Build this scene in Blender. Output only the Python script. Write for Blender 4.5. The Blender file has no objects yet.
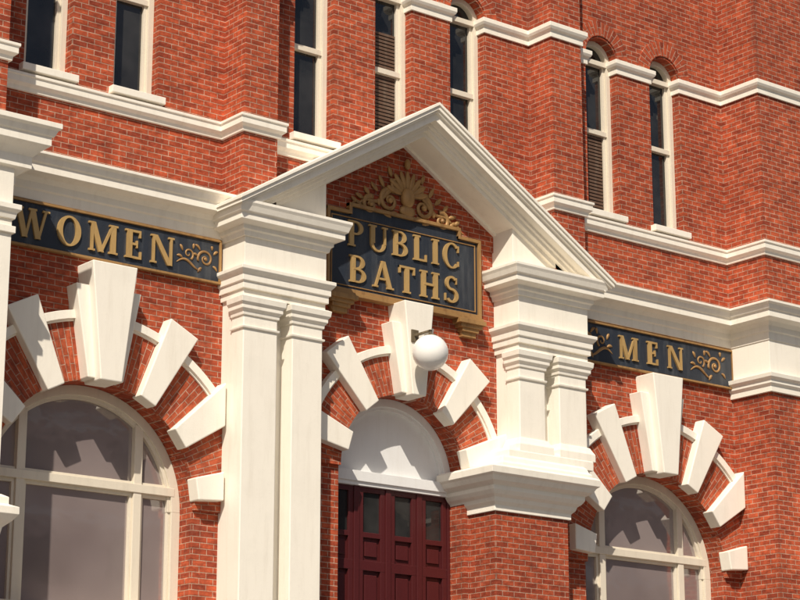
import bpy, bmesh, math, random
from mathutils import Vector
random.seed(7)
scn=bpy.context.scene
R=math.radians
# ---------------------------------------------------------------- materials
def newmat(name):
    m=bpy.data.materials.new(name); m.use_nodes=True
    nt=m.node_tree; b=nt.nodes['Principled BSDF']
    return m,nt,b
def N(nt,t,**k):
    n=nt.nodes.new(t)
    for a,v in k.items(): setattr(n,a,v)
    return n
def math_(nt,op,a,b=None):
    n=N(nt,'ShaderNodeMath',operation=op)
    for i,v in enumerate((a,b)):
        if v is None: continue
        if isinstance(v,(int,float)): n.inputs[i].default_value=v
        else: nt.links.new(v,n.inputs[i])
    return n.outputs[0]
def mix(nt,fac,a,b,mode='MIX'):
    n=N(nt,'ShaderNodeMix',data_type='RGBA',blend_type=mode)
    for sock,v in ((n.inputs['Factor'],fac),(n.inputs['A'],a),(n.inputs['B'],b)):
        if isinstance(v,(int,float)): sock.default_value=v
        elif isinstance(v,tuple): sock.default_value=(*v,1)
        else: nt.links.new(v,sock)
    return n.outputs['Result']
def noise(nt,vec,scale,detail=4,rough=.6):
    n=N(nt,'ShaderNodeTexNoise'); n.inputs['Scale'].default_value=scale
    n.inputs['Detail'].default_value=detail; n.inputs['Roughness'].default_value=rough
    if vec is not None: nt.links.new(vec,n.inputs['Vector'])
    return n.outputs['Fac']
def ramp(nt,fac,p0,p1,c0=(0,0,0),c1=(1,1,1)):
    n=N(nt,'ShaderNodeValToRGB'); n.color_ramp.elements[0].position=p0; n.color_ramp.elements[1].position=p1
    n.color_ramp.elements[0].color=(*c0,1); n.color_ramp.elements[1].color=(*c1,1)
    nt.links.new(fac,n.inputs[0]); return n.outputs[0]
def brick_mat(name,arch=None,c1=(.50,.100,.040),c2=(.25,.042,.022),mortar=(.56,.36,.26)):
    m,nt,b=newmat(name)
    g=N(nt,'ShaderNodeNewGeometry'); s=N(nt,'ShaderNodeSeparateXYZ'); nt.links.new(g.outputs['Position'],s.inputs[0])
    x,y,z=s.outputs
    c=N(nt,'ShaderNodeCombineXYZ')
    if arch is None:
        nt.links.new(math_(nt,'ADD',math_(nt,'ADD',x,y),50),c.inputs[0]); nt.links.new(math_(nt,'ADD',z,20),c.inputs[1])
    else:
        cx,cz,rr=arch
        dx=math_(nt,'SUBTRACT',x,cx); dz=math_(nt,'SUBTRACT',z,cz)
        ang=math_(nt,'ARCTAN2',dx,dz)
        rad=math_(nt,'SQRT',math_(nt,'ADD',math_(nt,'MULTIPLY',dx,dx),math_(nt,'MULTIPLY',dz,dz)))
        nt.links.new(math_(nt,'ADD',math_(nt,'ADD',rad,y),5.02),c.inputs[0])
        nt.links.new(math_(nt,'ADD',math_(nt,'MULTIPLY',ang,rr),20),c.inputs[1])
    br=N(nt,'ShaderNodeTexBrick'); nt.links.new(c.outputs[0],br.inputs['Vector'])
    br.inputs['Scale'].default_value=1; br.inputs['Brick Width'].default_value=.235; br.inputs['Row Height'].default_value=.083
    br.inputs['Mortar Size'].default_value=.0068; br.inputs['Mortar Smooth'].default_value=.25; br.inputs['Bias'].default_value=-.3
    br.inputs['Color1'].default_value=(*c1,1); br.inputs['Color2'].default_value=(*c2,1); br.inputs['Mortar'].default_value=(*mortar,1)
    n1=noise(nt,g.outputs['Position'],.7,5); n2=noise(nt,g.outputs['Position'],16,5,.7)
    col=mix(nt,.6,br.outputs['Color'],ramp(nt,n1,.3,.72,(.55,.5,.5),(1.2,1.15,1.1)),'MULTIPLY')
    col=mix(nt,.7,col,ramp(nt,n2,.3,.72,(.55,.5,.5),(1.3,1.25,1.2)),'MULTIPLY')
    mp=N(nt,'ShaderNodeMapping'); mp.inputs['Scale'].default_value=(5,12,1); nt.links.new(c.outputs[0],mp.inputs[0])
    n4=noise(nt,mp.outputs[0],1.0,2)
    col=mix(nt,.75,col,ramp(nt,n4,.32,.66,(.55,.5,.5),(1.2,1.25,1.3)),'MULTIPLY')
    n3=noise(nt,g.outputs['Position'],2.3,6,.75)
    col=mix(nt,math_(nt,'MULTIPLY',ramp(nt,n3,.58,.82),.2),col,(.55,.34,.25))
    # soot runs
    ms=N(nt,'ShaderNodeMapping'); ms.inputs['Scale'].default_value=(3.5,3.5,.35); nt.links.new(g.outputs['Position'],ms.inputs[0])
    n5=noise(nt,ms.outputs[0],1.0,5,.65)
    col=mix(nt,math_(nt,'MULTIPLY',ramp(nt,n5,.52,.75),.4),col,(.12,.045,.03))
    nt.links.new(col,b.inputs['Base Color']); b.inputs['Roughness'].default_value=.8
    b.inputs['Specular IOR Level'].default_value=.25
    bu=N(nt,'ShaderNodeBump'); bu.inputs['Strength'].default_value=.8; bu.inputs['Distance'].default_value=.012
    h=math_(nt,'SUBTRACT',math_(nt,'MULTIPLY',n2,.8),br.outputs['Fac'])
    nt.links.new(h,bu.inputs['Height']); nt.links.new(bu.outputs[0],b.inputs['Normal'])
    return m
def paint_mat(name,col,dirt=(.42,.37,.29),rough=.55,amt=.5,bump=.25):
    m,nt,b=newmat(name)
    g=N(nt,'ShaderNodeNewGeometry')
    mp=N(nt,'ShaderNodeMapping'); mp.inputs['Scale'].default_value=(6,6,.7); nt.links.new(g.outputs['Position'],mp.inputs[0])
    st=noise(nt,mp.outputs[0],1.2,6,.65); bl=noise(nt,g.outputs['Position'],1.6,6,.65); fi=noise(nt,g.outputs['Position'],28,5,.7)
    f=math_(nt,'MULTIPLY',ramp(nt,st,.5,.8),amt)
    c=mix(nt,f,col,dirt)
    c=mix(nt,math_(nt,'MULTIPLY',ramp(nt,bl,.5,.8),amt*.6),c,tuple(v*.7 for v in col))
    c=mix(nt,math_(nt,'MULTIPLY',ramp(nt,fi,.58,.75),amt*.5),c,tuple(v*.66 for v in col))
    nt.links.new(c,b.inputs['Base Color']); b.inputs['Roughness'].default_value=rough
    bu=N(nt,'ShaderNodeBump'); bu.inputs['Strength'].default_value=bump; bu.inputs['Distance'].default_value=.008
    nt.links.new(math_(nt,'ADD',fi,bl),bu.inputs['Height']); nt.links.new(bu.outputs[0],b.inputs['Normal'])
    return m
def glass_mat(name,c0,c1,scale=1.2,ior=1.7,coat=1):
    m,nt,b=newmat(name)
    g=N(nt,'ShaderNodeNewGeometry')
    n=noise(nt,g.outputs['Position'],scale,3)
    nt.links.new(ramp(nt,n,.35,.65,c0,c1),b.inputs['Base Color'])
    b.inputs['Roughness'].default_value=.04; b.inputs['IOR'].default_value=ior
    b.inputs['Coat Weight'].default_value=coat; b.inputs['Coat Roughness'].default_value=.02
    n2=noise(nt,g.outputs['Position'],2.2,2)
    bu=N(nt,'ShaderNodeBump'); bu.inputs['Strength'].default_value=.10; bu.inputs['Distance'].default_value=.02
    nt.links.new(n2,bu.inputs['Height']); nt.links.new(bu.outputs[0],b.inputs['Normal']); nt.links.new(bu.outputs[0],b.inputs['Coat Normal'])
    return m
M_brick=brick_mat('red_brick')
M_white=paint_mat('cream_painted_render',(.88,.825,.72),dirt=(.58,.51,.41),amt=.34)
M_stucco=paint_mat('white_tympanum_paint',(.76,.755,.74),amt=.2)
M_beige=paint_mat('beige_window_paint',(.72,.65,.53),amt=.3,rough=.45)
M_maroon=paint_mat('maroon_door_paint',(.075,.013,.014),dirt=(.045,.01,.01),rough=.3,amt=.3)
M_navy=paint_mat('navy_sign_paint',(.020,.026,.038),dirt=(.075,.082,.09),rough=.5,amt=1.0,bump=.5)
M_gold=paint_mat('gold_paint',(.56,.36,.14),dirt=(.22,.12,.04),rough=.4,amt=.7); M_gold.node_tree.nodes['Principled BSDF'].inputs['Metallic'].default_value=.3
M_goldd=paint_mat('aged_gold_paint',(.38,.215,.08),dirt=(.12,.05,.02),rough=.5,amt=.9); M_goldd.node_tree.nodes['Principled BSDF'].inputs['Metallic'].default_value=.2
M_glass=glass_mat('window_glass',(.012,.012,.012),(.035,.034,.033),1.2,1.45,.4)
M_glassb=glass_mat('reflection_tinted_glass',(.19,.15,.145),(.29,.24,.23),.35,2.3)  # pale mauve-grey reflection of the building opposite, painted into the base colour
M_slat=paint_mat('blind_slats',(.12,.07,.045),amt=.3)
M_globe,_nt,_b=newmat('opal_glass'); _b.inputs['Base Color'].default_value=(.85,.83,.79,1); _b.inputs['Roughness'].default_value=.18; _b.inputs['Subsurface Weight'].default_value=.25; _b.inputs['Subsurface Radius'].default_value=(.1,.1,.1)
M_iron=paint_mat('bronze_bracket',(.12,.09,.05),rough=.4)
M_stone=paint_mat('bluestone',(.16,.16,.165),dirt=(.08,.08,.08),rough=.85)
M_asph=paint_mat('asphalt',(.05,.05,.052),dirt=(.07,.07,.068),rough=.9)
M_pave=paint_mat('paving',(.26,.245,.22),dirt=(.15,.145,.13),rough=.85)
M_land=paint_mat('land',(.19,.17,.14),dirt=(.09,.10,.06),rough=.9)
M_off=paint_mat('office_wall',(.50,.38,.36),rough=.8)
M_slate=paint_mat('slate',(.10,.105,.115),rough=.6)
# ---------------------------------------------------------------- mesh builder
class MB:
    def __init__(s): s.v=[]; s.f=[]
    def prism(s,poly,y0,y1):
        n=len(poly); b=len(s.v)
        s.v+=[(p[0],y0,p[1]) for p in poly]+[(p[0],y1,p[1]) for p in poly]
        s.f.append(tuple(range(b,b+n))); s.f.append(tuple(range(b+2*n-1,b+n-1,-1)))
        for i in range(n):
            j=(i+1)%n; s.f.append((b+i,b+j,b+n+j,b+n+i))
    def box(s,x0,x1,y0,y1,z0,z1): s.prism([(x0,z0),(x1,z0),(x1,z1),(x0,z1)],y0,y1)
    def band(s,cx,cz,r0,r1,a0,a1,y0,y1,n=40,ez=1.0):
        b=len(s.v)
        for i in range(n+1):
            a=a0+(a1-a0)*i/n; sx,cs=math.sin(a),math.cos(a)
            for r,y in ((r0,y0),(r1,y0),(r1,y1),(r0,y1)): s.v.append((cx+r*sx,y,cz+r*cs*ez))
        for i in range(n):
            p=b+4*i;q=p+4
            for k in range(4):
                l=(k+1)%4; s.f.append((p+k,p+l,q+l,q+k))
        s.f.append((b,b+1,b+2,b+3)); e=b+4*n; s.f.append((e+3,e+2,e+1,e))
    def mould(s,prof,path):
        P=[Vector(p) for p in path]; n=len(P); m=len(prof); b=len(s.v)
        nr=[]
        for i in range(n-1):
            d=(P[i+1]-P[i]).normalized(); nr.append(Vector((d.y,-d.x)))
        for i in range(n):
            if i==0: o=nr[0]
            elif i==n-1: o=nr[-1]
            else: o=(nr[i-1]+nr[i])/(1+nr[i-1].dot(nr[i]))
            for off,z in prof: s.v.append((P[i].x+o.x*off,P[i].y+o.y*off,z))
        for i in range(n-1):
            for k in range(m):
                l=(k+1)%m; s.f.append((b+i*m+k,b+i*m+l,b+(i+1)*m+l,b+(i+1)*m+k))
        s.f.append(tuple(b+k for k in range(m))); s.f.append(tuple(b+(n-1)*m+k for k in range(m-1,-1,-1)))
    def tube(s,pts,rad,y,flat=.7,seg=8):
        b=len(s.v); n=len(pts)
        for i,p in enumerate(pts):
            q0=pts[max(i-1,0)]; q1=pts[min(i+1,n-1)]
            d=Vector((q1[0]-q0[0],q1[1]-q0[1])); d=d.normalized() if d.length>0 else Vector((1,0)); t=Vector((-d.y,d.x))
            r=rad[i] if isinstance(rad,list) else rad
            for k in range(seg):
                a=2*math.pi*k/seg
                s.v.append((p[0]+t.x*r*math.cos(a),y-r*flat*math.sin(a),p[1]+t.y*r*math.cos(a)))
        for i in range(n-1):
            for k in range(seg):
                l=(k+1)%seg; s.f.append((b+i*seg+k,b+i*seg+l,b+(i+1)*seg+l,b+(i+1)*seg+k))
        s.f.append(tuple(b+k for k in range(seg))); s.f.append(tuple(b+(n-1)*seg+k for k in range(seg-1,-1,-1)))
    def blob(s,x,y,z,rx,ry,rz,u=14,v=8):
        b=len(s.v); s.v.append((x,y,z+rz))
        for i in range(1,v):
            a=math.pi*i/v
            for k in range(u):
                t=2*math.pi*k/u; s.v.append((x+rx*math.sin(a)*math.cos(t),y+ry*math.sin(a)*math.sin(t),z+rz*math.cos(a)))
        s.v.append((x,y,z-rz)); e=len(s.v)-1
        for k in range(u):
            l=(k+1)%u; s.f.append((b,b+1+k,b+1+l)); s.f.append((e,b+1+(v-2)*u+l,b+1+(v-2)*u+k))
            for i in range(v-2): s.f.append((b+1+i*u+k,b+1+(i+1)*u+k,b+1+(i+1)*u+l,b+1+i*u+l))
    def obj(s,name,mat,parent=None,bevel=0,smooth=False):
        me=bpy.data.meshes.new(name); me.from_pydata(s.v,[],s.f)
        bm=bmesh.new(); bm.from_mesh(me); bmesh.ops.recalc_face_normals(bm,faces=bm.faces); bm.to_mesh(me); bm.free()
        me.materials.append(mat)
        if smooth:
            for p in me.polygons: p.use_smooth=True
        o=bpy.data.objects.new(name,me); scn.collection.objects.link(o)
        if parent: o.parent=parent
        if bevel:
            md=o.modifiers.new('bev','BEVEL'); md.width=bevel; md.segments=2; md.limit_method='ANGLE'; md.angle_limit=R(30)
        return o
def empty(name):
    e=bpy.data.objects.new(name,None); scn.collection.objects.link(e); return e
def archpoly(cx,hw,zb,zs,n=20,r=None):
    return [(cx-hw,zb),(cx+hw,zb)]+[(cx+hw*math.cos(math.pi*i/n),zs+hw*math.sin(math.pi*i/n)) for i in range(n+1)]
B=empty('public_baths_building')
CX=.05
DOOR=(CX,7.36,1.22); WOM=(-5.35,6.42,1.62); MEN=(5.45,6.36,1.62)
UPW=[-6.32,-4.88,-1.70,-.13,1.42,4.47,6.02]; UHW=.375
# ---------------------------------------------------------------- walls
def boolcut(o,cut):
    md=o.modifiers.new('b','BOOLEAN'); md.operation='DIFFERENCE'; md.solver='EXACT'; md.object=cut
    dg=bpy.context.evaluated_depsgraph_get(); me=bpy.data.meshes.new_from_object(o.evaluated_get(dg))
    o.modifiers.clear(); o.data=me; bpy.data.objects.remove(cut,do_unlink=True)
w=MB(); w.box(-7.6,7.7,0,.6,0,18.5); wall=w.obj('main_wall',M_brick,B)
c=MB()
for cx,cz,r in (DOOR,WOM,MEN): c.prism(archpoly(cx,r,4.9,cz,32),-.3,.9)
for x in UPW: c.prism(archpoly(x,UHW,12.38,15.2,16),-.3,.9)
co=c.obj('cut',M_brick); boolcut(wall,co)
TX0=-7.4; TX1=7.47; TY=-.9
t=MB(); t.box(TX0-5.5,TX0,TY,5,0,20); t.obj('tower_wall_west',M_brick,B)
t=MB(); t.box(TX1,TX1+5.5,TY,5,0,20); tw=t.obj('tower_wall_east',M_brick,B)
c=MB(); c.prism(archpoly(10.15,1.25,3,6.5,32),-1.5,-.4); boolcut(tw,c.obj('cut',M_brick))
t=MB(); t.box(-7.5,7.6,1.2,12,0,18.3); t.obj('rear_wall',M_brick,B)
t=MB(); t.box(-7.45,7.5,.62,1.2,18.3,18.5); t.obj('parapet_gutter',M_slate,B)
pier=MB()
LP=(-3.36,-2.76); RP=(2.78,3.46); PY=-.56
for a,b_ in (LP,RP): pier.box(a,b_,PY,.05,10.9,18.5)
pier.obj('upper_pier',M_brick,B,.004)
# ---------------------------------------------------------------- portico piers
PA=(CX-3.38,CX-1.92); PB=(CX+1.88,CX+3.38)
back=MB(); cols=MB(); caps=MB()
for (a,b_),left in ((PA,True),(PB,False)):
    z0=0 if left else 7.9
    back.box(a+.04,b_-.04,-.27,.03,z0,9.62)
    if left: sh=((a+.03,a+.62),(b_-.57,b_-.03))
    else: sh=((a+.03,a+.57),(b_-.62,b_-.03))
    for s0,s1 in sh:
        cols.box(s0,s1,-.56,-.25,z0,9.3)
        pth=[(s0,-.25),(s0,-.56),(s1,-.56),(s1,-.25)]
        caps.mould([(-.02,9.02),(.025,9.03),(.03,9.06),(-.02,9.07)],pth)
        caps.mould([(-.02,9.22),(.02,9.22),(.025,9.27),(.06,9.31),(.06,9.36),(.09,9.40),(.10,9.48),(.06,9.50),(-.02,9.5)],pth)
        if not left:
            caps.mould([(-.02,7.85),(.09,7.85),(.09,7.97),(.06,8.02),(.03,8.08),(-.02,8.1)],pth)
    caps.box(a-.0,b_+.0,-.585,.02,9.50,9.60)
    pth=[(a,.02),(a,-.6),(b_,-.6),(b_,.02)]
    caps.mould([(-.1,9.60),(.03,9.60),(.03,9.70),(.055,9.71),(.055,9.80),(.09,9.84),(.11,9.87),(.11,9.92),(-.1,9.93)],pth)
    caps.box(a,b_,-.6,.02,9.90,10.45)
    caps.mould([(-.1,10.38),(.03,10.38),(.05,10.45),(.08,10.47),(.08,10.53),(.20,10.57),(.20,10.66),(.235,10.68),(.26,10.76),(.28,10.80),(.28,10.84),(-.1,10.86)],pth)
back.obj('pilaster_backing',M_white,B,.006); cols.obj('pilaster_shaft',M_white,B,.012); caps.obj('portico_entablature',M_white,B,.005)
# pedestal east
pd=MB(); px0,px1=CX+1.32,CX+2.83
pd.box(px0,px1,-.62,.45,0,7.1); pd.obj('pedestal_brick',M_brick,B,.004)
pd=MB(); pth=[(px0,.34),(px0,-.62),(px1,-.62),(px1,.02)]
pd.mould([(-.1,6.86),(.04,6.86),(.04,6.95),(.09,7.00),(.11,7.06),(.16,7.10),(.20,7.16),(.20,7.22),(.29,7.28),(.33,7.35),(.37,7.38),(.38,7.48),(.32,7.52),(-.1,7.54)],pth)
pth=[(CX+1.42,.02),(CX+1.42,-.70),(CX+3.18,-.70),(CX+3.18,.02)]
pd.mould([(-.6,7.5),(.07,7.5),(.07,7.60),(.03,7.64),(.01,7.70),(-.03,7.74),(-.6,7.75)],pth)
pth=[(CX+1.60,.02),(CX+1.60,-.64),(CX+3.36,-.64),(CX+3.36,.02)]
pd.mould([(-.6,7.7),(.02,7.7),(.02,7.84),(-.02,7.9),(-.6,7.91)],pth)
pd.obj('pedestal_moulding',M_white,B,.006)
# ---------------------------------------------------------------- pediment
AP=(.04,13.10); EL=(-3.64,10.86); ER=(3.77,10.84)
rk=MB()
def rake(E,dt,db,yf,xo=0,y1=.02):
    ap=AP; sg=1 if E[0]>ap[0] else -1
    sl=(ap[1]-E[1])/abs(E[0]-ap[0])
    xe=E[0]-sg*xo; ze=E[1]+sl*xo
    rk.prism([(xe,ze-dt),(ap[0],ap[1]-dt),(ap[0],ap[1]-db),(xe,ze-db)],yf,y1)
for E in (EL,ER):
    rake(E,0,.05,-.95)
    rake(E,.045,.115,-.925,.02)
    rake(E,.11,.15,-.89,.05)
    rake(E,.145,.27,-.84,.14)
    rake(E,.265,.32,-.70,.22)
    rake(E,.315,.38,-.645,.32)
    rake(E,.375,.46,-.56,.45)
    rake(E,.455,.50,-.10,.55)
rk.obj('raking_cornice',M_white,B,.004)
eb=MB(); sl=(AP[1]-ER[1])/(ER[0]-AP[0])
def zr(x,o=.4): return AP[1]-abs(x-AP[0])*sl-o
for s in (-1,1):
    xi=CX+s*1.86; xo=CX+s*3.2
    eb.prism([(xi,10.83),(xo,10.83),(xo,10.9),(CX+s*3.05,zr(CX+s*3.05,.26)),(xi,zr(xi,.36))],-.50,.02)
    a_,b_=sorted((xi-s*.05,CX+s*3.15)); eb.box(a_,b_,-.585,.01,10.84,10.95)
eb.obj('pediment_end_block',M_white,B,.006)
ty=MB(); ty.prism([(AP[0]-2.0,zr(AP[0]-2.0,.47)),(AP[0]-2.0,11.2),(AP[0]+2.0,11.2),(AP[0]+2.0,zr(AP[0]+2.0,.47)),(AP[0],AP[1]-.47)],-.03,.3)
ty.obj('tympanum_brick',M_brick,B)
# ---------------------------------------------------------------- wing cornices, bands
co=MB()
WP=[(-.05,10.43),(.06,10.43),(.06,10.57),(.09,10.59),(.09,10.68),(.15,10.74),(.30,10.77),(.30,10.88),(.33,10.90),(.36,10.97),(.40,11.0),(.40,11.04),(-.05,11.08)]
TL=-7.32; TLY=-1.08
WP2=[(-.5,10.05),(-.17,10.05),(-.15,10.2),(-.09,10.26),(-.09,10.36),(0,10.44),(.06,10.46),(.06,10.62),(.14,10.7),(.24,10.77),(.24,10.88),(.27,10.90),(.30,10.97),(.34,11.0),(.34,11.07),(-.5,11.10)]
co.mould(WP2,[(-12.9,TLY),(TL+.16,TLY),(TL+.16,-.02)])
co.mould(WP,[(TL,0),(PA[0],0)])
co.mould(WP,[(PB[1],0),(TX1,0),(TX1,TY),(12.9,TY)])
co.obj('wing_cornice',M_white,B,.004)
bd=MB()
BP=[(-.05,11.98),(.04,11.98),(.05,12.04),(.10,12.08),(.10,12.17),(.12,12.18),(.12,12.22),(-.05,12.27)]
bd.mould(BP,[(-12.9,TY),(TX0,TY),(TX0,0),(LP[0],0),(LP[0],PY),(LP[1],PY),(LP[1],0),(-1.25,0)])
bd.mould(BP,[(1.33,0),(RP[0],0),(RP[0],PY),(RP[1],PY),(RP[1],0),(TX1,0),(TX1,TY),(12.9,TY)])
bd.obj('belt_course',M_white,B,.004)
im=MB()
IP=[(-.03,15.0),(.03,15.0),(.03,15.1),(.07,15.13),(.09,15.17),(.09,15.24),(-.03,15.27)]
segs=[(TX0,UPW[0]-UHW),(UPW[0]+UHW,UPW[1]-UHW),(UPW[2]+UHW,UPW[3]-UHW),(UPW[3]+UHW,UPW[4]-UHW),(UPW[5]+UHW,UPW[6]-UHW)]
for a,b_ in segs: im.mould(IP,[(a,.25),(a,0),(b_,0),(b_,.25)] if a!=TX0 else [(a,0),(b_,0),(b_,.25)])
im.mould(IP,[(UPW[1]+UHW,.25),(UPW[1]+UHW,0),(LP[0],0),(LP[0],PY),(LP[1],PY),(LP[1],0),(UPW[2]-UHW,0),(UPW[2]-UHW,.25)])
im.mould(IP,[(UPW[4]+UHW,.25),(UPW[4]+UHW,0),(RP[0],0),(RP[0],PY),(RP[1],PY),(RP[1],0),(UPW[5]-UHW,0),(UPW[5]-UHW,.25)])
im.mould(IP,[(UPW[6]+UHW,.25),(UPW[6]+UHW,0),(TX1,0),(TX1,TY),(12.9,TY)])
im.mould(IP,[(-12.9,TY),(TX0,TY),(TX0,0)])
im.mould([(-.05,17.3),(.1,17.3),(.1,17.6),(.3,17.75),(.3,17.9),(.4,18.0),(-.05,18.05)],[(-12.9,TY),(TX0,TY),(TX0,0),(LP[0],0),(LP[0],PY),(LP[1],PY),(LP[1],0),(RP[0],0),(RP[0],PY),(RP[1],PY),(RP[1],0),(TX1,0),(TX1,TY),(12.9,TY)])
im.obj('impost_band',M_white,B,.004)
te=MB()
te.mould([(-.1,9.80),(.045,9.80),(.045,10.44),(-.1,10.44)],[(TX1,.02),(TX1,TY),(12.9,TY)])
te.mould([(-.1,9.52),(.05,9.52),(.05,9.62),(.09,9.66),(.09,9.72),(.14,9.76),(.15,9.83),(-.1,9.85)],[(TX1,.02),(TX1,TY),(12.9,TY)])
te.box(-12.8,TL,TLY,-.03,5.9,10.44)
te.mould([(-.05,9.74),(.03,9.74),(.05,9.82),(.09,9.86),(.09,9.93),(-.05,9.95)],[(-12.9,TLY),(TL,TLY),(TL,-.02)])
te.mould([(-.05,9.55),(.04,9.55),(.04,9.64),(-.05,9.66)],[(-12.9,TLY),(TL,TLY),(TL,-.02)])
te.mould([(-.1,5.6),(.03,5.6),(.05,5.7),(.14,5.78),(.2,5.86),(.2,5.95),(.1,5.99),(.1,6.08),(.03,6.12),(-.1,6.12)],[(-12.9,TLY),(TL,TLY),(TL,-.02)])
te.obj('tower_entablature',M_white,B,.005)
te=MB(); te.box(-12.8,TL-.03,TLY+.03,-.03,0,5.7); te.obj('tower_pedestal',M_brick,B)
# ---------------------------------------------------------------- arches
def wedge(mb,cx,cz,ang,r0,r1,wi,wo,d,xmin=-99,xmax=99):
    u=(math.sin(ang),math.cos(ang)); t=(math.cos(ang),-math.sin(ang))
    P=[]
    for sgn in (-1,1):
        i=(cx+u[0]*r0+t[0]*wi*sgn,cz+u[1]*r0+t[1]*wi*sgn); o=(cx+u[0]*r1+t[0]*wo*sgn,cz+u[1]*r1+t[1]*wo*sgn)
        for lim,cond in ((xmax,o[0]>xmax),(xmin,o[0]<xmin)):
            if cond:
                k=(lim-i[0])/(o[0]-i[0]); o=(lim,i[1]+(o[1]-i[1])*k)
        P.append((i,o))
    mb.prism([P[0][0],P[0][1],P[1][1],P[1][0]],-d,.03)
def arch(tag,cx,cz,r,blocks,rk_,rring,xmin,xmax,y=0,key=(.17,.36,.28,.52)):
    mb=MB()
    for a,r1,wi,wo in blocks:
        for s in (-1,1): wedge(mb,cx,cz,s*R(a),r-.03,r1,wi,wo,.21,xmin,xmax)
    wedge(mb,cx,cz,0,r-.02,rk_-.32,key[2],key[3],.27)
    wedge(mb,cx,cz,0,r-.06,rk_,key[0],key[1],.42)
    if y: mb.v=[(p[0],p[1]+y,p[2]) for p in mb.v]
    mb.obj('voussoir_'+tag,M_white,B,.016)
    mb=MB()
    mb.band(cx,cz,r-.0,rring-.02,-math.pi/2,math.pi/2,y-.06,y+.3,48)
    mb.obj('brick_arch_'+tag,brick_mat('gauged_brick_'+tag,(cx,cz,r+.4),(.54,.12,.048),(.32,.06,.03)),B)
    mb=MB()
    mb.band(cx,cz,rring-.03,rring+.09,-math.pi/2,math.pi/2,y-.13,y+.02,56)
    mb.band(cx,cz,rring-.06,rring+.02,-math.pi/2,math.pi/2,y-.09,y+.02,56)
    mb.obj('hood_mould_'+tag,M_white,B,.006)
wb=[(27,2.85,.14,.26),(53,2.8,.16,.28),(80,2.6,.16,.26)]
arch('women',*WOM,wb,3.22,2.50,TX0+.105,PA[0]-.005)
arch('men',*MEN,wb,3.25,2.50,PB[1]+.005,TX1-.005)
arch('door',*DOOR,[(38,2.28,.15,.26),(73,2.15,.15,.24)],2.62,1.88,-9,9,key=(.13,.29,.22,.42))
arch('tower',10.15,6.5,1.25,[(29,2.3,.14,.25),(58,2.3,.14,.25),(84,2.1,.14,.2)],2.7,1.95,TX1+.3,14,y=TY)
# ---------------------------------------------------------------- big arched windows
def bigwin(tag,cx,cz,r,ys,mull,hw=.05):
    f=MB()
    f.band(cx,cz,r-.14,r-.002,-math.pi/2,math.pi/2,ys-.05,ys+.1,48)
    f.band(cx,cz,r-.19,r-.13,-math.pi/2,math.pi/2,ys-.02,ys+.1,48)
    for s in (-1,1):
        f.box(cx+s*r if s<0 else cx+r-.14,cx-r+.14 if s<0 else cx+r,ys-.05,ys+.1,4.95,cz)
    for m in (-mull,mull):
        top=cz+math.sqrt((r-.14)**2-m*m)
        f.box(cx+m-.065,cx+m+.065,ys-.04,ys+.09,4.95,top+.02)
    zt=cz+.28
    f.box(cx-r+.1,cx+r-.1,ys-.055,ys+.085,zt-.06,zt+.06)
    for a,b_ in ((-r+.14,-mull-.065),(-mull+.065,mull-.065),(mull+.065,r-.14)):
        f.box(cx+a,cx+a+.045,ys+0,ys+.08,4.95,zt-.05); f.box(cx+b_-.045,cx+b_,ys+.001,ys+.08,4.95,zt-.05)
        f.box(cx+a,cx+b_,ys+.002,ys+.08,zt-.11,zt-.055)
        f.box(cx+a,cx+b_,ys+.003,ys+.08,zt+.055,zt+.10)
    f.box(cx-r-.08,cx+r+.08,-.1,ys+.1,4.8,4.95)
    f.obj('window_frame_'+tag,M_beige,B,.006)
    g=MB(); g.prism(archpoly(cx,r-.05,4.9,cz,32),ys+.05,ys+.07); g.obj('window_glass_'+tag,M_glassb,B)
bigwin('women',*WOM,.36,.92); bigwin('men',*MEN,.36,.92)
f=MB(); f.prism(archpoly(10.15,1.2,3,6.5,24),-.55,-.5); f.obj('window_glass_tower',M_glass,B)
# ---------------------------------------------------------------- door
cx,cz,r=DOOR
f=MB(); ys=.36
f.band(cx,cz,r-.13,r-.002,-math.pi/2,math.pi/2,ys-.06,ys+.1,40)
f.band(cx,cz,r-.18,r-.12,-math.pi/2,math.pi/2,ys-.03,ys+.1,40)
f.box(cx-r,cx+r,ys-.09,ys+.12,cz-.13,cz+.03)
f.box(cx-r,cx+r,ys-.06,ys+.12,cz-.19,cz-.125)
f.obj('door_transom',M_stucco,B,.006)
f=MB(); f.prism(archpoly(cx,r-.06,cz,cz+.001,32),ys+.03,ys+.08); f.obj('door_lunette',M_stucco,B)
f=MB(); g=MB()
f.box(cx-r,cx+r,ys+.06,ys+.12,4.9,cz-.18)
n=4; wdt=2*r/n
for i in range(n+1):
    x=cx-r+i*wdt; f.box(max(cx-r,x-.05),min(cx+r,x+.05),ys-.02,ys+.1,4.9,cz-.18)
for i in range(n):
    a=cx-r+i*wdt+.05; b_=a+wdt-.1
    f.box(a,b_,ys+.0,ys+.08,cz-.27,cz-.181); f.box(a,b_,ys+.001,ys+.08,5.9,6.05); f.box(a,b_,ys+.002,ys+.08,4.9,5.1)
    f.box(a,a+.09,ys+.003,ys+.08,4.9,cz-.2); f.box(b_-.09,b_,ys+.004,ys+.08,4.9,cz-.2)
    f.box(a+.14,b_-.14,ys+.03,ys+.08,5.16,5.84)
    f.box(a+.14,b_-.14,ys+.03,ys+.08,6.12,6.34)
    f.box(a,b_,ys+.0055,ys+.08,6.40,6.48)
    g.box(a+.08,b_-.08,ys+.045,ys+.055,6.42,cz-.25)
f.obj('entrance_doors',M_maroon,B,.006); g.obj('door_glass',M_glass,B)
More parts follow.
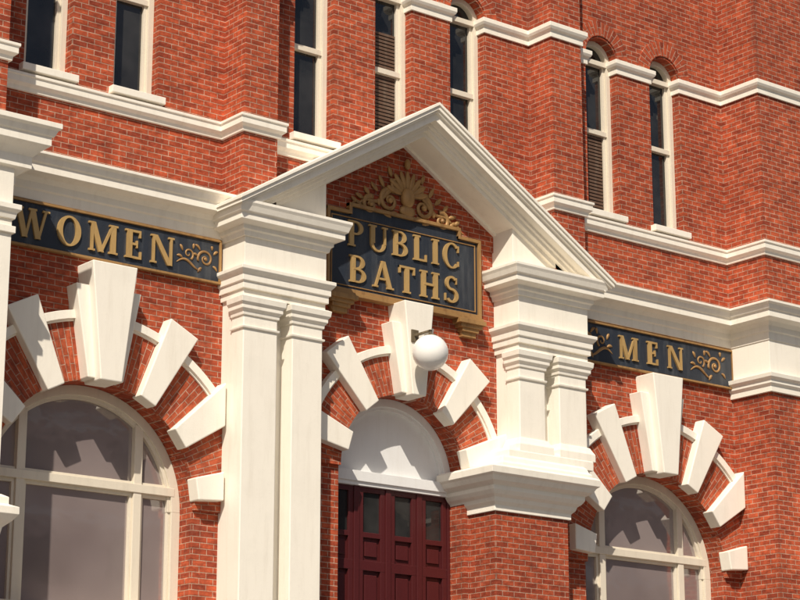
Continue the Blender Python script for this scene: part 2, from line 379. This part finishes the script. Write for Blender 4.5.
# ---------------------------------------------------------------- upper windows
fr=MB(); gl=MB(); sl_=MB(); si=MB()
for k,x in enumerate(UPW):
    ys=.2; zb=12.38; zs=15.2; hw=UHW
    fr.box(x-hw,x-hw+.09,ys-.03,ys+.12,zb,zs); fr.box(x+hw-.09,x+hw,ys-.03,ys+.12,zb,zs)
    fr.band(x,zs,hw-.09,hw-.001,-math.pi/2,math.pi/2,ys-.03,ys+.12,24)
    fr.box(x-hw+.05,x+hw-.05,ys-.02,ys+.12,zb,zb+.12)
    fr.box(x-hw+.05,x+hw-.05,ys-.01,ys+.12,13.86,13.95)
    fr.box(x-hw+.05,x+hw-.05,ys-.035,ys+.12,zs-.06,zs+.03)
    for s in (-1,1):
        xx=x+s*(hw-.115); fr.box(xx-.03,xx+.03,ys+.02,ys+.11,zb+.1,zs)
    gl.prism(archpoly(x,hw-.04,zb+.02,zs,20),ys+.075,ys+.09)
    if k in (3,5):
        zz=12.5; zt=13.84 if k==5 else 14.6
        while zz<zt:
            sl_.prism([(x-hw+.15,zz),(x+hw-.15,zz),(x+hw-.15,zz+.04),(x-hw+.15,zz+.04)],ys+.055,ys+.075); zz+=.062
    if k!=3: si.box(x-hw-.07,x+hw+.07,-.12,ys-.03,12.27,12.375)
fr.obj('sash_window_frame',M_beige,B,.005); gl.obj('sash_window_glass',M_glass,B); sl_.obj('window_blind',M_slat,B); si.obj('window_sill',M_white,B,.006)
for k,x in enumerate(UPW):
    a=MB(); a.band(x,15.24,UHW,UHW+.26,-math.pi/2,math.pi/2,-.02,.15,24); a.obj('window_arch_brick',brick_mat('window_arch_brick_%d'%k,(x,15.24,.5)),B)
# base, steps
st=MB()
for i in range(28): st.box(CX-1.2,CX+1.25,-.9-.3*(28-i),-.9-.3*(27-i),0,4.9*(i+1)/28)
st.box(CX-1.75,CX+1.3,-.9,.5,0,4.9)
st.obj('entrance_steps',M_stone,B)
pl=MB(); pl.box(-7.28,PA[0],-.12,.02,0,2.6); pl.box(PB[1],TX1-.01,-.12,.02,0,2.6); pl.obj('plinth',M_stone,B,.02)
# ---------------------------------------------------------------- letters
T=.20; t_=.09; SH=.065; SE=.07
def bx(a,b_,c,d): return [(a,c),(b_,c),(b_,d),(a,d)]
def dg(x0,z0,x1,z1,w): return [(x0-w/2,z0),(x0+w/2,z0),(x1+w/2,z1),(x1-w/2,z1)]
def arc(cx,cz,rx,rz,a0,a1,ws,wt,n=14):
    out=[]
    for i in range(n):
        q=[]
        for a,inn in ((a0+(a1-a0)*i/n,0),(a0+(a1-a0)*(i+1)/n,0),(a0+(a1-a0)*(i+1)/n,1),(a0+(a1-a0)*i/n,1)):
            a=R(a); q.append((cx+(rx-ws*inn)*math.cos(a),cz+(rz-wt*inn)*math.sin(a)))
        out.append(q)
    return ('arc',out)
def V(x,w,top=1,bot=1):
    o=[bx(x,x+w,0,1)]
    if bot: o.append(bx(x-SE,x+w+SE,0,SH))
    if top: o.append(bx(x-SE,x+w+SE,1-SH,1))
    return o
G={
'I':(.38,V(.1,T)),
'L':(.75,V(.1,T)+[bx(.2,.68,0,.08),bx(.61,.68,.0,.28)]),
'E':(.78,V(.1,T)+[bx(.2,.66,0,.08),bx(.2,.64,.92,1),bx(.2,.52,.47,.55),bx(.60,.67,0,.27),bx(.57,.64,.75,1),bx(.46,.52,.38,.64)]),
'T':(.82,V(.31,T,0,1)+[bx(.04,.77,.92,1),bx(.04,.11,.72,1),bx(.70,.77,.72,1)]),
'H':(.98,V(.1,T)+V(.66,T)+[bx(.2,.75,.46,.55)]),
'N':(1.0,V(.1,t_)+V(.80,t_,1,0)+[dg(.80,0,.19,1,T)]),
'M':(1.16,V(.1,t_,0,1)+V(.86,T)+[dg(.50,0,.16,1,T),dg(.50,0,.93,1,t_),bx(.0,.22,1-SH,1)]),
'W':(1.32,[dg(.40,0,.14,1,T),dg(.42,0,.64,1,t_),dg(.88,0,.64,1,T),dg(.90,0,1.15,1,t_),bx(.0,.30,1-SH,1),bx(.5,.80,1-SH,1),bx(1.02,1.28,1-SH,1)]),
'A':(1.02,[dg(.16,0,.49,1,t_),dg(.83,0,.50,1,T),bx(.24,.74,.30,.37),bx(.04,.28,0,SH),bx(.68,.99,0,SH)]),
'O':(.98,[arc(.48,.5,.44,.52,0,360,.19,.07,28)]),
'C':(.92,[arc(.48,.5,.44,.52,42,318,.19,.07,24),bx(.76,.83,.66,.92),bx(.77,.83,.1,.3)]),
'U':(.95,[bx(.1,.1+T,.3,1),bx(.74,.74+t_,.3,1),bx(.02,.38,1-SH,1),bx(.66,.92,1-SH,1),arc(.465,.32,.365,.34,180,360,.14,.08,16)]),
'P':(.82,V(.1,T)+[arc(.38,.73,.36,.27,-90,90,.18,.07,14),bx(.2,.38,.93,1),bx(.2,.38,.46,.53)]),
'B':(.86,V(.1,T)+[arc(.38,.755,.33,.245,-90,90,.17,.065,14),arc(.38,.27,.39,.27,-90,90,.18,.07,14),bx(.2,.38,.93,1),bx(.2,.38,.47,.545),bx(.2,.38,0,.07)]),
'S':(.74,[arc(.36,.735,.29,.275,35,270,.14,.085,16),arc(.36,.27,.32,.28,-145,90,.15,.085,16),bx(.56,.62,.72,.96),bx(.04,.10,.05,.32)]),
}
def text(mb,s,xc,zb,h,width,yf,depth=.03):
    tot=sum(G[c][0] for c in s); k=h; sp=(width-tot*k)/(len(s)-1)
    x=xc-width/2; n=0
    for c in s:
        for sh in G[c][1]:
            if isinstance(sh,tuple):
                qs=sh[1]; b=len(mb.v); m=len(qs)
                yy=yf-depth-.0007*(n%9); n+=1
                closed=abs(qs[0][0][0]-qs[-1][1][0])<1e-6 and abs(qs[0][0][1]-qs[-1][1][1])<1e-6
                cols_=[(q[0],q[3]) for q in qs]+[(qs[-1][1],qs[-1][2])]
                for o,i in cols_:
                    for p,y in ((o,yy),(i,yy),(i,yf),(o,yf)): mb.v.append((x+p[0]*k,y,zb+p[1]*k))
                for i in range(m):
                    p=b+4*i; q=p+4
                    for l in range(4):
                        l2=(l+1)%4; mb.f.append((p+l,p+l2,q+l2,q+l))
                if not closed:
                    mb.f.append((b,b+1,b+2,b+3)); e=b+4*m; mb.f.append((e+3,e+2,e+1,e))
            else:
                mb.prism([(x+p[0]*k,zb+p[1]*k) for p in sh],yf-depth-.0007*(n%9),yf); n+=1
        x+=G[c][0]*k+sp
def spiral(cx,cz,r0,turns,a0,dirn=1,n=34,rend=.12):
    return [(cx+r0*(1-(1-rend)*i/n)*math.cos(a0+dirn*turns*2*math.pi*i/n),cz+r0*(1-(1-rend)*i/n)*math.sin(a0+dirn*turns*2*math.pi*i/n)) for i in range(n+1)]
def scroll(mb,x,z,s,flip,y):
    f=-1 if flip else 1
    def P(pts): return [(x+f*a*s,z+b_*s) for a,b_ in pts]
    A=spiral(.28,.0,.34,1.5,R(200),-1,44); mb.tube(P(A),[.052*s*(1-.5*i/len(A)) for i in range(len(A))],y)
    Bc=[( -.95+1.05*i/20, -.30+.16*math.sin(i/20*math.pi*1.6)) for i in range(21)]
    mb.tube(P(Bc),[.014*s+.04*s*math.sin(math.pi*i/20) for i in range(21)],y)
    Cc=spiral(-.45,.08,.22,1.2,R(-60),1); mb.tube(P(Cc),[.042*s*(1-.5*i/len(Cc)) for i in range(len(Cc))],y)
    for (a,b_,l,an) in ((.05,.3,.28,140),(-.05,.05,.22,165),(.12,-.35,.26,230),(.6,-.22,.24,-40),(.62,.22,.24,35),(-.7,.16,.24,120),(-.25,.3,.2,80),(-.7,-.1,.25,170),(.55,.38,.16,90)):
        L=[(a+l*i/6*math.cos(R(an)),b_+l*i/6*math.sin(R(an))+.04*math.sin(i/6*3.1)) for i in range(7)]
        mb.tube(P(L),[.006*s+.05*s*math.sin(math.pi*(i+.6)/7) for i in range(7)],y)
    mb.blob(x+f*.28*s,y,z,.07*s,.05*s,.07*s)
def frame(mb,x0,x1,z0,z1,w,y0,y1):
    mb.box(x0,x1,y0,y1,z1-w,z1); mb.box(x0,x1,y0,y1,z0,z0+w)
    mb.box(x0,x0+w,y0+.001,y1,z0+w,z1-w); mb.box(x1-w,x1,y0+.001,y1,z0+w,z1-w)
def wing_sign(nm,word,x0,x1,z0,z1,xc,wd,scs,lh):
    e=empty(nm)
    m=MB(); m.box(x0,x1,-.055,-.002,z0,z1); m.obj('board',M_navy,e,.003)
    m=MB(); frame(m,x0,x1,z0-.012,z1+.002,.035,-.085,-.004); m.obj('gilt_frame',M_goldd,e,.006)
    m=MB(); text(m,word,xc,(z0+z1-lh)/2,lh,wd,-.055); m.obj('letters',M_gold,e)
    m=MB()
    for sx,fl,ss in scs: scroll(m,sx,(z0+z1)/2,ss,fl,-.06)
    m.obj('scroll_ornament',M_goldd,e,0,True)
wing_sign('women_sign','WOMEN',-7.28,-3.38,9.76,10.415,-5.47,2.58,[(-3.76,False,.40)],.42)
wing_sign('men_sign','MEN',3.48,7.45,9.70,10.40,5.42,1.55,[(6.85,False,.5),(4.03,True,.5)],.40)
# PUBLIC BATHS
e=empty('public_baths_sign'); x0,x1,z0,z1=CX-1.52,CX+1.50,10.05,11.30
m=MB(); m.box(x0,x1,-.07,-.002,z0,z1); m.box(x0+.45,x1-.45,-.069,-.002,z1-.02,z1+.14); m.obj('board',M_navy,e,.003)
m=MB()
def bars(m,pts,w,y0,y1):
    for i in range(len(pts)-1):
        (a,b_),(c_,d_)=pts[i],pts[i+1]
        m.box(min(a,c_)-w/2,max(a,c_)+w/2,y0-.0006*i,y1,min(b_,d_)-w/2,max(b_,d_)+w/2)
P=[(x0,z0),(x1,z0),(x1,z1),(x1-.42,z1),(x1-.42,z1+.13),(x0+.42,z1+.13),(x0+.42,z1),(x0,z1),(x0,z0)]
bars(m,P,.055,-.115,-.003)
P=[(x0+.08,z0+.08),(x1-.08,z0+.08),(x1-.08,z1-.08),(x0+.08,z1-.08),(x0+.08,z0+.08)]
bars(m,P,.016,-.085,-.01)
m.box(x0-.04,x1+.04,-.15,-.003,z0-.09,z0-.035)
m.obj('gilt_frame',M_goldd,e,.005)
m=MB(); text(m,'PUBLIC',.03,10.77,.41,2.26,-.07); text(m,'BATHS',.03,10.20,.43,2.2,-.07); m.obj('letters',M_gold,e)
m=MB()
for xc in (CX-1.28,CX+1.28):
    m.box(xc-.27,xc+.27,-.2,.02,9.89,9.962); m.box(xc-.22,xc+.22,-.16,.02,9.83,9.895); m.box(xc-.17,xc+.17,-.13,.02,9.77,9.835)
    for dx in (-.12,0,.12): m.tube([(xc+dx,9.79),(xc+dx,9.73),(xc+dx,9.69)],[.04,.035,.012],-.06)
    m.box(xc-.14,xc+.14,-.09,.02,9.69,9.775)
m.obj('bracket',M_goldd,e,.006)
m=MB(); zc=11.43; y=-.06
for k in range(-4,5):
    an=R(90+k*19); L=[(CX+.03+(.12+.30*i/8)*math.cos(an),zc+.34+(.10+.32*i/8)*math.sin(an)) for i in range(9)]
    m.tube(L,[.012+.038*math.sin(math.pi*(i+1)/10) for i in range(9)],y-.03)
m.blob(CX+.03,y-.03,zc+.32,.13,.09,.17); m.blob(CX+.03,y-.02,zc+.1,.16,.06,.1)
m.blob(CX+.03,y-.03,zc+.88,.05,.05,.09)
for s in (-1,1):
    def Q(pts): return [(CX+.03+s*a,zc+b_) for a,b_ in pts]
    def tp(n,a,b_): return [a+(b_-a)*i/n for i in range(n+1)]
    A=spiral(.34,.22,.20,1.5,R(120),-1); m.tube(Q(A),tp(len(A)-1,.05,.02),y)
    A=spiral(.72,.08,.15,1.4,R(110),-1); m.tube(Q(A),tp(len(A)-1,.045,.018),y)
    A=spiral(.20,.50,.11,1.2,R(-40),1); m.tube(Q(A),tp(len(A)-1,.035,.015),y-.02)
    A=[(.14+.8*i/14,.50-.46*(i/14)**.8+.05*math.sin(i/14*9)) for i in range(15)]; m.tube(Q(A),tp(14,.05,.02),y)
    A=[(.9+.28*i/10,.02+.07*math.sin(i/10*5)) for i in range(11)]; m.tube(Q(A),tp(10,.04,.01),y)
    for a,b_,l,an in ((.45,.42,.2,60),(.58,.33,.18,45),(.74,.24,.16,50),(.86,.16,.16,20),(.3,.62,.17,70),(.5,.02,.2,200),(.98,.06,.14,40),(.2,.05,.2,-20),(.55,.1,.12,90)):
        L=[(a+l*i/6*math.cos(R(an)),b_+l*i/6*math.sin(R(an))) for i in range(7)]
        m.tube(Q(L),[.006+.034*math.sin(math.pi*(i+.6)/7) for i in range(7)],y-.005)
    m.blob(CX+.03+s*.34,y-.02,zc+.22,.05,.05,.05); m.blob(CX+.03+s*.72,y-.02,zc+.08,.04,.04,.04)
m.obj('crest_ornament',M_goldd,e,0,True)
# ---------------------------------------------------------------- globe lamp
e=empty('globe_lamp'); gx,gy,gz=CX-.1,-.80,9.10
m=MB(); m.blob(gx,gy,gz,.275,.275,.275,40,24); m.obj('globe',M_globe,e,0,True)
m=MB(); m.box(gx-.07,gx+.07,-.44,-.41,9.33,9.53)
m.box(gx-.02,gx+.02,gy-.02,-.42,9.42,9.46); m.box(gx-.02,gx+.02,gy-.02,gy+.02,9.37,9.455); m.box(gx-.07,gx+.07,gy-.07,gy+.07,9.345,9.385)
m.obj('wall_bracket',M_iron,e,.008)
# ---------------------------------------------------------------- surroundings
m=MB(); m.box(-900,900,-900,900,-.5,-.16); m.obj('ground',M_land)
m=MB(); m.box(-300,300,-32,-13,-.3,-.12); m.obj('road',M_asph)
m=MB(); m.box(-300,300,-13,20,-.3,0); m.obj('pavement',M_pave,None,.02)
m=MB(); m.box(-300,300,-44,-32,-.3,0); m.obj('pavement',M_pave,None,.02)
m=MB()
for i in range(-30,31): m.box(i*6,i*6+3,-22.56,-22.44,-.2,-.116)
m.obj('road_marking',M_stucco)
of=empty('office_building')
m=MB(); m.box(8,75,-62,-45,0,24); m.obj('walls',M_off,of)
m=MB(); g=MB()
for fl in range(6):
    m.box(7.9,75.1,-45.05,-44.85,3.6+fl*3.6,3.95+fl*3.6)
    for i in range(16):
        x=10+i*4.05; g.box(x,x+2.3,-44.99,-44.95,1.2+fl*3.6,3.1+fl*3.6)
m.obj('ledges',M_stucco,of); g.obj('windows',M_glass,of)
# ---------------------------------------------------------------- light
SAZ=R(47); SEL=R(45)
sv=Vector((-math.sin(SAZ)*math.cos(SEL),-math.cos(SAZ)*math.cos(SEL),math.sin(SEL)))
l=bpy.data.lights.new('sun','SUN'); l.energy=5.0; l.angle=R(.53); l.color=(1,.915,.79)
lo=bpy.data.objects.new('sun',l); scn.collection.objects.link(lo); lo.rotation_euler=sv.to_track_quat('Z','Y').to_euler()
wd=bpy.data.worlds.new('World'); scn.world=wd; wd.use_nodes=True; nt=wd.node_tree
sk=nt.nodes.new('ShaderNodeTexSky'); sk.sky_type='NISHITA'; sk.sun_disc=False; sk.sun_elevation=SEL; sk.sun_rotation=math.atan2(sv.x,sv.y)%(2*math.pi)
sk.dust_density=2.5
nt.links.new(sk.outputs[0],nt.nodes['Background'].inputs[0]); nt.nodes['Background'].inputs[1].default_value=.065
scn.view_settings.view_transform='Standard'; scn.view_settings.look='None'; scn.view_settings.exposure=0
# ---------------------------------------------------------------- camera
a=R(38.5); p=R(15); D=33.
d=Vector((math.sin(a)*math.cos(p),math.cos(a)*math.cos(p),math.sin(p)))
cam=bpy.data.cameras.new('camera'); cam.sensor_width=36; cam.lens=2124/800*36; cam.clip_end=3000; cam.clip_start=.5
cobj=bpy.data.objects.new('camera',cam); scn.collection.objects.link(cobj)
cobj.location=Vector((0,0,10.1))-D*d; cobj.rotation_euler=d.to_track_quat('-Z','Y').to_euler()
scn.camera=cobj
